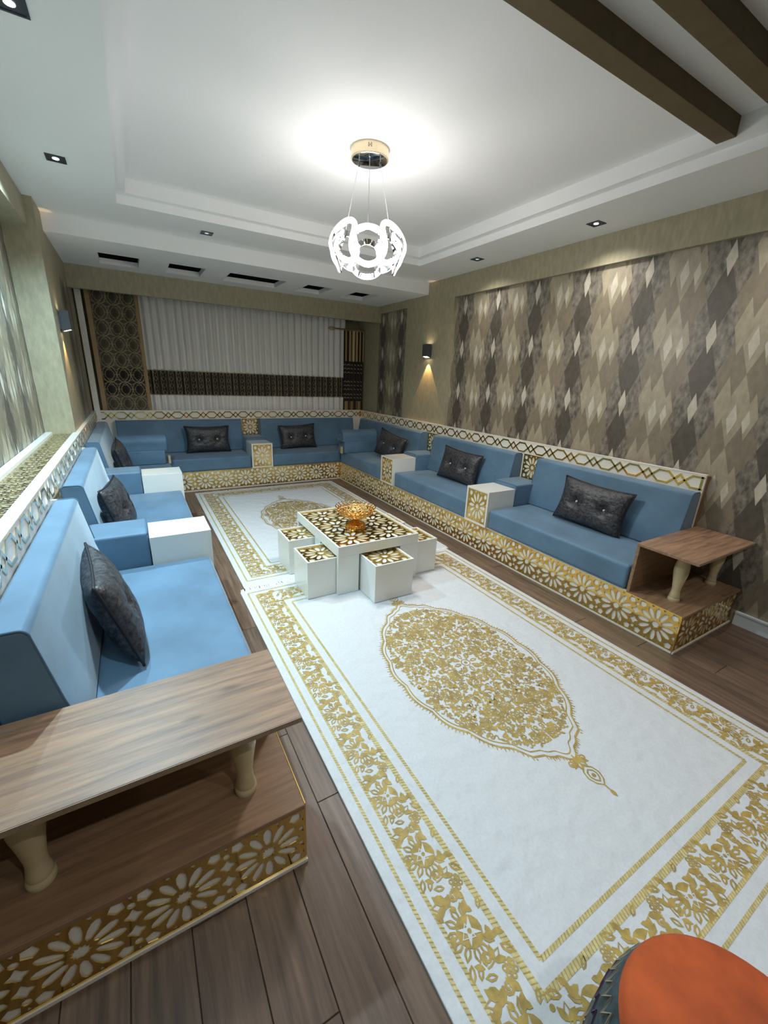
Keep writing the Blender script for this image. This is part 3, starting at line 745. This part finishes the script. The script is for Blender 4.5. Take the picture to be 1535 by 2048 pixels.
def dpt(q, a):
    i = min(3, int(q)); f = q-i; r = dish[i][0]*(1-f)+dish[i+1][0]*f; z = dish[i][1]*(1-f)+dish[i+1][1]*f
    return (bc[0]+r*math.cos(a), bc[1]+r*math.sin(a), zb+z)
for k in range(28):
    for sg in (1, -1): dm.tube([dpt(q*4/8, 2*PI*k/28+sg*q*.10) for q in range(9)], .0032, 5)
for q in (0, 1, 2, 3, 4): dm.tube([dpt(q, 2*PI*j/40) for j in range(40)], .0045 if q == 4 else .0038, 6, True)
obj('filigree_dish', dm, 'gold_dish', bw, smooth='all')
obj('dish_floor', MB().lathe([(.001, zb+.091), (.050, zb+.092), (.074, zb+.096), (.072, zb+.098), (.05, zb+.095), (.001, zb+.094)], *bc, 32), 'gold_dish', bw, smooth=True)
cr = MB(); bd = MB()
for k in range(26):
    a = 2*PI*k/26; h = PI/26
    P = [(bc[0]+r*math.cos(a+d*h), bc[1]+r*math.sin(a+d*h), zb+z) for r, d, z in ((.140, -.95, .150), (.148, -.7, .165), (.152, 0, .176), (.148, .7, .165), (.140, .95, .150))]
    cr.tube(P, .0032, 5); bd.ball((bc[0]+.153*math.cos(a), bc[1]+.153*math.sin(a), zb+.180), .0045, 4)
obj('crown_rim', cr, 'gold_dish', bw, smooth='all'); obj('rim_beads', bd, 'bead', bw, smooth='all')
# ------------------------------------------------------------------ pouf in the corner
pf = thing('pouf', (.714, -.03, 0), 'orange suede pouf with dark woven side band, bottom right corner', 'pouf')
PSX, PSY = .192, .200
prof = [(.96, .03), (1.06, .08), (1.11, .22), (1.06, .37), (.96, .45)]
sd = MB().lathe([(r, z) for r, z in prof], .714, -.03, 48, sx=PSX, sy=PSY); obj('woven_side', sd, 'kilim_dark', pf, smooth=True)
tp = MB().lathe([(.965, .447), (.950, .462), (.89, .475), (.6, .488), (.3, .493), (.01, .494)], .714, -.03, 48, sx=PSX, sy=PSY); obj('suede_top', tp, 'orange', pf, smooth=True)
zz = MB(); zp = MB()
for k in range(48):
    a0, a1 = 2*PI*k/48, 2*PI*(k+.5)/48
    for zr_, b in ((.08, zz), (.16, zp), (.24, zz), (.32, zp), (.385, zz)):
        P = []
        for i in range(3):
            a = a0+(a1-a0)*i; z = zr_+(.04 if i == 1 else 0); j = max(q for q in range(4) if prof[q][1] <= z); g = (z-prof[j][1])/(prof[j+1][1]-prof[j][1]); rr = prof[j][0]*(1-g)+prof[j+1][0]*g+.004; P.append((.714+PSX*rr*math.cos(a), -.03+PSY*rr*math.sin(a), z))
        b.tube(P, .003, 4)
obj('zigzag_stitching', zz, 'kilim_light', pf); obj('zigzag_stitching', zp, 'kilim_purple', pf)
for c_ in pf.children:
    if c_.name.startswith('zigzag'): c_['kind'] = 'stuff'
# ------------------------------------------------------------------ curtains
def fold_y(x, y0, amp, per, seed=0): 
    return y0+amp*math.sin(2*PI*x/per+.7*math.sin(2*PI*x/(per*3.7)+seed))
def drape(x0, x1, z0, z1, y0, amp, per, n, off=0, mats=None, nz=1, seed=0, flare=0):
    mb = MB(); xs = [x0+(x1-x0)*i/n for i in range(n+1)]
    for j in range(nz+1):
        z = z0+(z1-z0)*j/nz
        for x in xs: mb.v.append((x, fold_y(x, y0, amp*(1+flare*(1-j/nz)), per, seed)-off, z))
    for j in range(nz):
        for i in range(n):
            a = j*(n+1)+i; mb.f.append((a, a+1, a+n+2, a+n+1)); mb.m.append(mats(i, j) if mats else 0)
    return mb
def on_cloth(mb, polylines, w, y0, amp, per, off, seed=0, clipx=None):
    for P in polylines:
        Q = []
        for i in range(len(P)-1):
            (x0, z0), (x1, z1) = P[i], P[i+1]; n = max(1, int(math.hypot(x1-x0, z1-z0)/.02))
            Q += [(x0+(x1-x0)*k/n, z0+(z1-z0)*k/n) for k in range(n)]
        Q.append(P[-1])
        vs = []
        for i in range(len(Q)):
            a, c = Q[max(0, i-1)], Q[min(len(Q)-1, i+1)]; dx, dz = c[0]-a[0], c[1]-a[1]; l = math.hypot(dx, dz) or 1
            for s in (1, -1):
                x, z = Q[i][0]-s*dz/l*w/2, Q[i][1]+s*dx/l*w/2
                if clipx: x = min(max(x, clipx[0]), clipx[1]); 
                vs.append((x, fold_y(x, y0, amp, per, seed)-off, z))
        mb.add(vs, [(2*i, 2*i+1, 2*i+3, 2*i+2) for i in range(len(Q)-1)])
    return mb
ZCT = 2.46
tl = thing('sheer_curtain', (1.6, 6.44, ZCT), 'white sheer curtain with dark patterned band across the far wall', 'curtain')
TA, TP_ = .022, .092
obj('sheer_cloth', drape(.12, 3.05, .40, ZCT, 6.46, TA, TP_, 420), 'tulle', tl, smooth='all', recalc=False)
obj('dark_band', drape(.16, 3.03, 1.155, 1.468, 6.46, TA, TP_, 420, .004), 'curtain_dark', tl, smooth='all', recalc=False)
pl = []
x = .2
i = 0
while x < 2.98:
    for j in range(4):
        z = 1.185+.088*j-.0
        if (i*7+j) % 1 == 0: pl.append([(x-.022, z), (x, z+.036), (x+.022, z), (x, z-.036), (x-.022, z)])
    for s in (-1, 1): pl.append([(x+s*.028, 1.158), (x+s*.028, 1.466)])
    x += TP_; i += 1
obj('gold_motifs', on_cloth(MB(), pl, .006, 6.46, TA, TP_, .007), 'curtain_line', tl, recalc=False)
obj('band_edge', on_cloth(MB(), [[(.16, 1.158), (3.03, 1.158)], [(.16, 1.465), (3.03, 1.465)]], .010, 6.46, TA, TP_, .0075), 'curtain_line', tl, recalc=False)
lc = thing('lattice_curtain', (-.08, 6.42, ZCT), 'taupe curtain panel with interlaced lattice pattern at the far left', 'curtain')
LA, LP = .016, .17
obj('cloth', drape(-.345, .195, .40, ZCT, 6.42, LA, LP, 120), 'curtain_taupe', lc, smooth='all', recalc=False)
obj('dark_band', drape(-.29, .165, 1.15, 1.475, 6.42, LA, LP, 100, .003), 'curtain_dark', lc, smooth='all', recalc=False)
pl = []
cw, chh = .152, .27
for c in range(3):
    cx = -.29+cw*(c+.5)
    for r_ in range(9):
        cz = .86+chh*r_*.66
        if cz > 2.38: continue
        pl.append([(cx+.050*math.cos(PI/8+k*PI/4), cz+.058*math.sin(PI/8+k*PI/4)) for k in range(9)])
        pl.append([(cx+.074*math.cos(k*PI/10), cz+.092*math.sin(k*PI/10)) for k in range(21)])
        for sx in (1, -1):
            pl.append([(cx+sx*.050, cz), (cx+sx*.076, cz)])
            pl.append([(cx+sx*.03, cz+.055), (cx-sx*.074, cz+chh*.33+.03)])
            pl.append([(cx+sx*.074, cz+chh*.33-.03), (cx-sx*.03, cz+chh*.66-.055)])
obj('lattice_print', on_cloth(MB(), pl, .0068, 6.42, LA, LP, .006, clipx=(-.295, .168)), 'curtain_line', lc, recalc=False)
obj('gold_edge', drape(.165, .205, .40, ZCT, 6.42, LA, LP, 8, .005), 'curtain_gold', lc, smooth='all', recalc=False)
obj('gold_edge', drape(-.345, -.295, .40, ZCT, 6.42, LA, LP, 8, .005), 'curtain_gold', lc, smooth='all', recalc=False)
stc = thing('striped_curtain', (3.15, 6.38, 2.2), 'gold and brown striped curtain with dark band hanging from rod, far right', 'curtain')
SP, SA = .062, .024
X0, X1 = 2.975, 3.325
obj('striped_cloth', drape(X0, X1, 1.72, 2.20, 6.38, SA, SP, 72, mats=lambda i, j: (0 if (i//3) % 4 == 0 else 1)), ['curtain_cream', 'curtain_gold', 'curtain_dark'], stc, smooth='all', recalc=False)
for pz in stc.children[0].data.polygons:
    i = int((pz.center.x+3.15-X0)/((X1-X0)/72)); u = (i/72*(X1-X0)/SP+X0/SP) % 1
    pz.material_index = 0 if .62 < u < .98 else (1 if .40 < u <= .62 else 2)
obj('dark_band', drape(X0-.006, X1, 1.10, 1.72, 6.38, SA, SP, 72), 'curtain_dark', stc, smooth='all', recalc=False)
obj('lower_cloth', drape(X0-.012, X1, .40, 1.10, 6.38, SA, SP, 72, mats=lambda i, j: (i//4) % 2), ['curtain_gold', 'curtain_dark'], stc, smooth='all', recalc=False)
pl = []
for c in range(6):
    cx = X0+.03+c*.058
    for k, z in enumerate((1.66, 1.60, 1.54, 1.40, 1.34, 1.28, 1.20, 1.145)):
        pl.append([(cx-.014, z), (cx, z+.018), (cx+.014, z)])
obj('pale_motifs', on_cloth(MB(), pl, .007, 6.38, SA, SP, .005), 'curtain_cream', stc, recalc=False)
rod = thing('curtain_rod', (3.0, 6.34, 2.19), 'short bronze curtain rod with openwork finial above striped curtain', 'curtain rod')
obj('rod_bar', MB().tube([(2.80, 6.36, 2.185), (3.34, 6.36, 2.185)], .011, 10), 'rod_metal', rod, smooth=True)
fn = MB()
for k in range(4):
    a = k*PI/2
    fn.tube([(2.80, 6.36, 2.185), (2.775, 6.36+.022*math.cos(a), 2.185+.022*math.sin(a)), (2.745, 6.36+.026*math.cos(a), 2.185+.026*math.sin(a)), (2.712, 6.36, 2.185)], .005, 6)
fn.ball((2.812, 6.36, 2.185), .017, 6); fn.ball((2.707, 6.36, 2.185), .009, 5)
obj('finial', fn, 'rod_metal', rod, smooth='all')
for k in range(6):
    x = 2.99+.06*k; obj('ring', MB().tube([(x, 6.36+.019*math.cos(2*PI*j/14), 2.183+.019*math.sin(2*PI*j/14)) for j in range(14)], .0035, 5, True), 'rod_metal', rod, smooth='all')
# ------------------------------------------------------------------ chandelier
CC = (1.382, 2.625)
ch = thing('chandelier', (*CC, ZC), 'glowing wavy ring chandelier hanging on three cables from round canopy', 'chandelier')
obj('canopy', MB().lathe([(.112, ZC), (.112, ZC-.050), (.110, ZC-.052)], *CC, 48), 'canopy_cream', ch, smooth=True)
obj('canopy_plate', MB().lathe([(.104, ZC-.051), (.104, ZC-.055), (.100, ZC-.057)], *CC, 48), 'chrome', ch, smooth=True)
sw = MB(); 
dv = Vector((0-CC[0], 0-CC[1], 0)).normalized(); tv = Vector((-dv.y, dv.x, 0))
for a0, a1, z0, z1 in ((-.010, -.007, -.032, -.014), (.007, .010, -.032, -.014), (-.010, -.005, -.017, -.014), (.005, .010, -.017, -.014), (-.010, -.005, -.032, -.029), (.005, .010, -.032, -.029), (-.0025, .0025, -.026, -.020)):
    c0 = Vector((*CC, ZC))+dv*.1125
    v = [c0+tv*(a+.0)+Vector((0, 0, z))+dv*d for d in (-.003, .0015) for z in (z0, z1) for a in (a0, a1)]
    sw.add(v, [(0, 1, 3, 2), (4, 6, 7, 5), (0, 4, 5, 1), (2, 3, 7, 6), (0, 2, 6, 4), (1, 5, 7, 3)])
obj('canopy_mark', sw, 'frame_dark', ch)
ZRG = 2.252
def wave(ph, sg):
    P = []
    for i in range(260):
        a = 2*PI*i/260; w = 4*a+ph; q = a-.185*math.sin(2*w)
        r = (.240 if sg > 0 else .205)*(1-.30*math.sin(w)**2); P.append((CC[0]+r*math.cos(q), CC[1]+r*math.sin(q), ZRG+(.115 if sg > 0 else .085)*math.sin(w)))
    return P
def ribbon3(P, wid, thk):
    led, met = MB(), MB(); n = len(P)
    for i in range(n):
        p = Vector(P[i]); t = (Vector(P[(i+1) % n])-Vector(P[i-1])).normalized(); rad_ = Vector((p.x-CC[0], p.y-CC[1], 0)).normalized()
        b = t.cross(rad_).normalized(); o = b.cross(t).normalized()
        for mb, d0, d1 in ((led, thk*.2, thk), (met, -thk, thk*.15)):
            mb.v += [tuple(p+b*s*wid/2+o*d) for d in (d0, d1) for s in (-1, 1)]
    for mb in (led, met):
        for i in range(n):
            a, c = i*4, ((i+1) % n)*4
            for q, r_ in ((0, 1), (1, 3), (3, 2), (2, 0)): mb.f.append((a+q, a+r_, c+r_, c+q)); mb.m.append(0)
    return led, met
for ph, sg in ((.3, 1), (.3+PI, -1)):
    l, m_ = ribbon3(wave(ph, sg), .030, .009)
    obj('light_band', l, 'led', ch, smooth=True); obj('metal_band', m_, 'chrome', ch, smooth=True)
for k in range(3):
    a = rad(242)+k*2*PI/3; obj('cable', MB().tube([(CC[0]+.075*math.cos(a), CC[1]+.075*math.sin(a), ZC-.055), (CC[0]+.170*math.cos(a), CC[1]+.170*math.sin(a), ZRG+.100)], .0016, 5), 'cable', ch)
    obj('cable_grip', MB().lathe([(.006, ZC-.070), (.006, ZC-.055)], CC[0]+.075*math.cos(a), CC[1]+.075*math.sin(a), 10), 'chrome', ch)
lamp('chandelier_glow', 'POINT', (*CC, ZRG-.12), CHANDELIER_W, (1, .97, .94), .16, parent=ch)
lamp('chandelier_downlight', 'SPOT', (*CC, ZRG-.13), CHANDELIER_DOWN_W, (1, .97, .94), .16, 172, .25, parent=ch)
# ------------------------------------------------------------------ wall sconces
def sconce(xw, y, side, label):
    t = thing('wall_sconce', (xw, y, 1.83), label, 'wall lamp')
    x0, x1 = sorted((xw+side*.014, xw+side*.074)); zt, zb = 1.915, 1.752
    b = MB()
    v = [(x, yy, z) for z, tp in ((zb, 0), (zt, 0)) for yy in (y-.052, y+.052) for x in (x0, x1)]
    for i in range(4):   # lower end is cut on a slant, open side away from the wall
        xx, yy, z = v[i]; v[i] = (xx, yy, z+(.018 if abs(xx-xw) > .05 else 0))
    b.add(v, [(0, 4, 6, 2), (1, 3, 7, 5), (0, 1, 5, 4), (2, 6, 7, 3)])
    obj('housing', b, 'grey_metal', t, recalc=False)
    i0, i1 = x0+.004, x1-.004
    obj('back_plate', bx(*sorted((xw+side*.0005, xw+side*.014)), y-.045, y+.045, 1.77, 1.89), 'grey_metal', t)
    lz = [(x, yy, zb+.006+h+(.018 if abs(x-xw) > .05 else 0)) for h in (0, .003) for yy in (y-.046, y+.046) for x in (i0, i1)]
    obj('lens', MB().add(lz, [(0, 2, 3, 1), (4, 5, 7, 6), (0, 1, 5, 4), (2, 6, 7, 3), (0, 4, 6, 2), (1, 3, 7, 5)]), 'sconce_lens', t); obj('lens', bx(i0, i1, y-.046, y+.046, zt-.016, zt-.012), 'sconce_lens', t)
    lamp('sconce_down', 'SPOT', (xw+side*.044, y, zb+.003), 14, WARM, .004, 62, .25, (0, 0, 0), t)
    lamp('sconce_up', 'SPOT', (xw+side*.020, y, zt+.002), 6, WARM, .003, 12, .8, (PI, 0, 0), t)
sconce(XWR, 4.535, -1, 'dark up-and-down wall sconce on the right beige pillar')
sconce(XWL, 4.60, 1, 'dark up-and-down wall sconce on the left wall past the niche')
# ------------------------------------------------------------------ recessed downlights
def downlight(x, y, label, power, color, on=True, far=False, z=Z1):
    t = thing('downlight', (x, y, z), label, 'downlight', 'square recessed downlights')
    s = .048; e = .009
    fr = MB().box(x-s, x+s, y-s, y-s+e, z-.005, z).box(x-s, x+s, y+s-e, y+s, z-.005, z).box(x-s, x-s+e, y-s+e, y+s-e, z-.005, z).box(x+s-e, x+s, y-s+e, y+s-e, z-.005, z)
    obj('frame', fr, 'frame_dark', t)
    obj('reflector', bx(x-s+e, x+s-e, y-s+e, y+s-e, z-.0022, z-.0003), 'frame_dark', t)
    obj('lens', MB().lathe([(.016, z-.0035), (.016, z-.0022)], x, y, 20), 'lens_on' if on else 'lens_off', t)
    if power: lamp('downlight_beam', 'SPOT', (x, y, z-.012), power, color, .03, 140, .9, (0, 0, 0), t)
downlight(-.213, 3.470, 'square downlight in the left soffit, second from the camera', SPOT_LEFT_W, COOL)
downlight(-.190, 2.205, 'square downlight in the left soffit at the photo\'s top left corner', SPOT_LEFT_W, COOL)
downlight(.725, 4.360, 'square downlight in the far soffit left of the chandelier', SPOT_FAR_W, NEUTRAL, False)
downlight(3.028, 3.480, 'square downlight in the right soffit, farther one', SPOT_RIGHT_W*.7, NEUTRAL, False)
downlight(3.045, 2.250, 'square downlight in the right soffit, nearer one', SPOT_RIGHT_W, NEUTRAL)
downlight(-.190, .950, 'square downlight in the left soffit above the near side table', SPOT_LEFT_W*.22, COOL)
downlight(3.045, 1.000, 'square downlight in the right soffit above the right side table', SPOT_RIGHT_W, NEUTRAL)
for i, x in enumerate((.45, 1.40, 2.35)):
    downlight(x, -.70, ('square downlight behind the camera, left of three', 'square downlight behind the camera, middle of three', 'square downlight behind the camera, right of three')[i], SPOT_NEAR_W, (.9, .95, 1), z=ZC)
# ------------------------------------------------------------------ shared group phrases of repeated things
for n_, g_ in (('seat_cushion', 'blue seat cushions of the corner sofa'), ('back_cushion', 'blue back cushions of the corner sofa'), ('armrest_box', 'white armrest boxes of the corner sofa'),
               ('arm_cushion', 'blue arm cushions behind the white boxes'), ('corner_bolster', 'blue bolsters in the far corners'), ('sofa_frame', 'white and gold sofa bases around the room'),
               ('side_table', 'wooden side tables at the sofa ends'), ('wall_sconce', 'dark wall sconces')):
    for o in bpy.data.objects:
        if o.parent is None and o.name.split('.')[0] == n_: o['group'] = g_
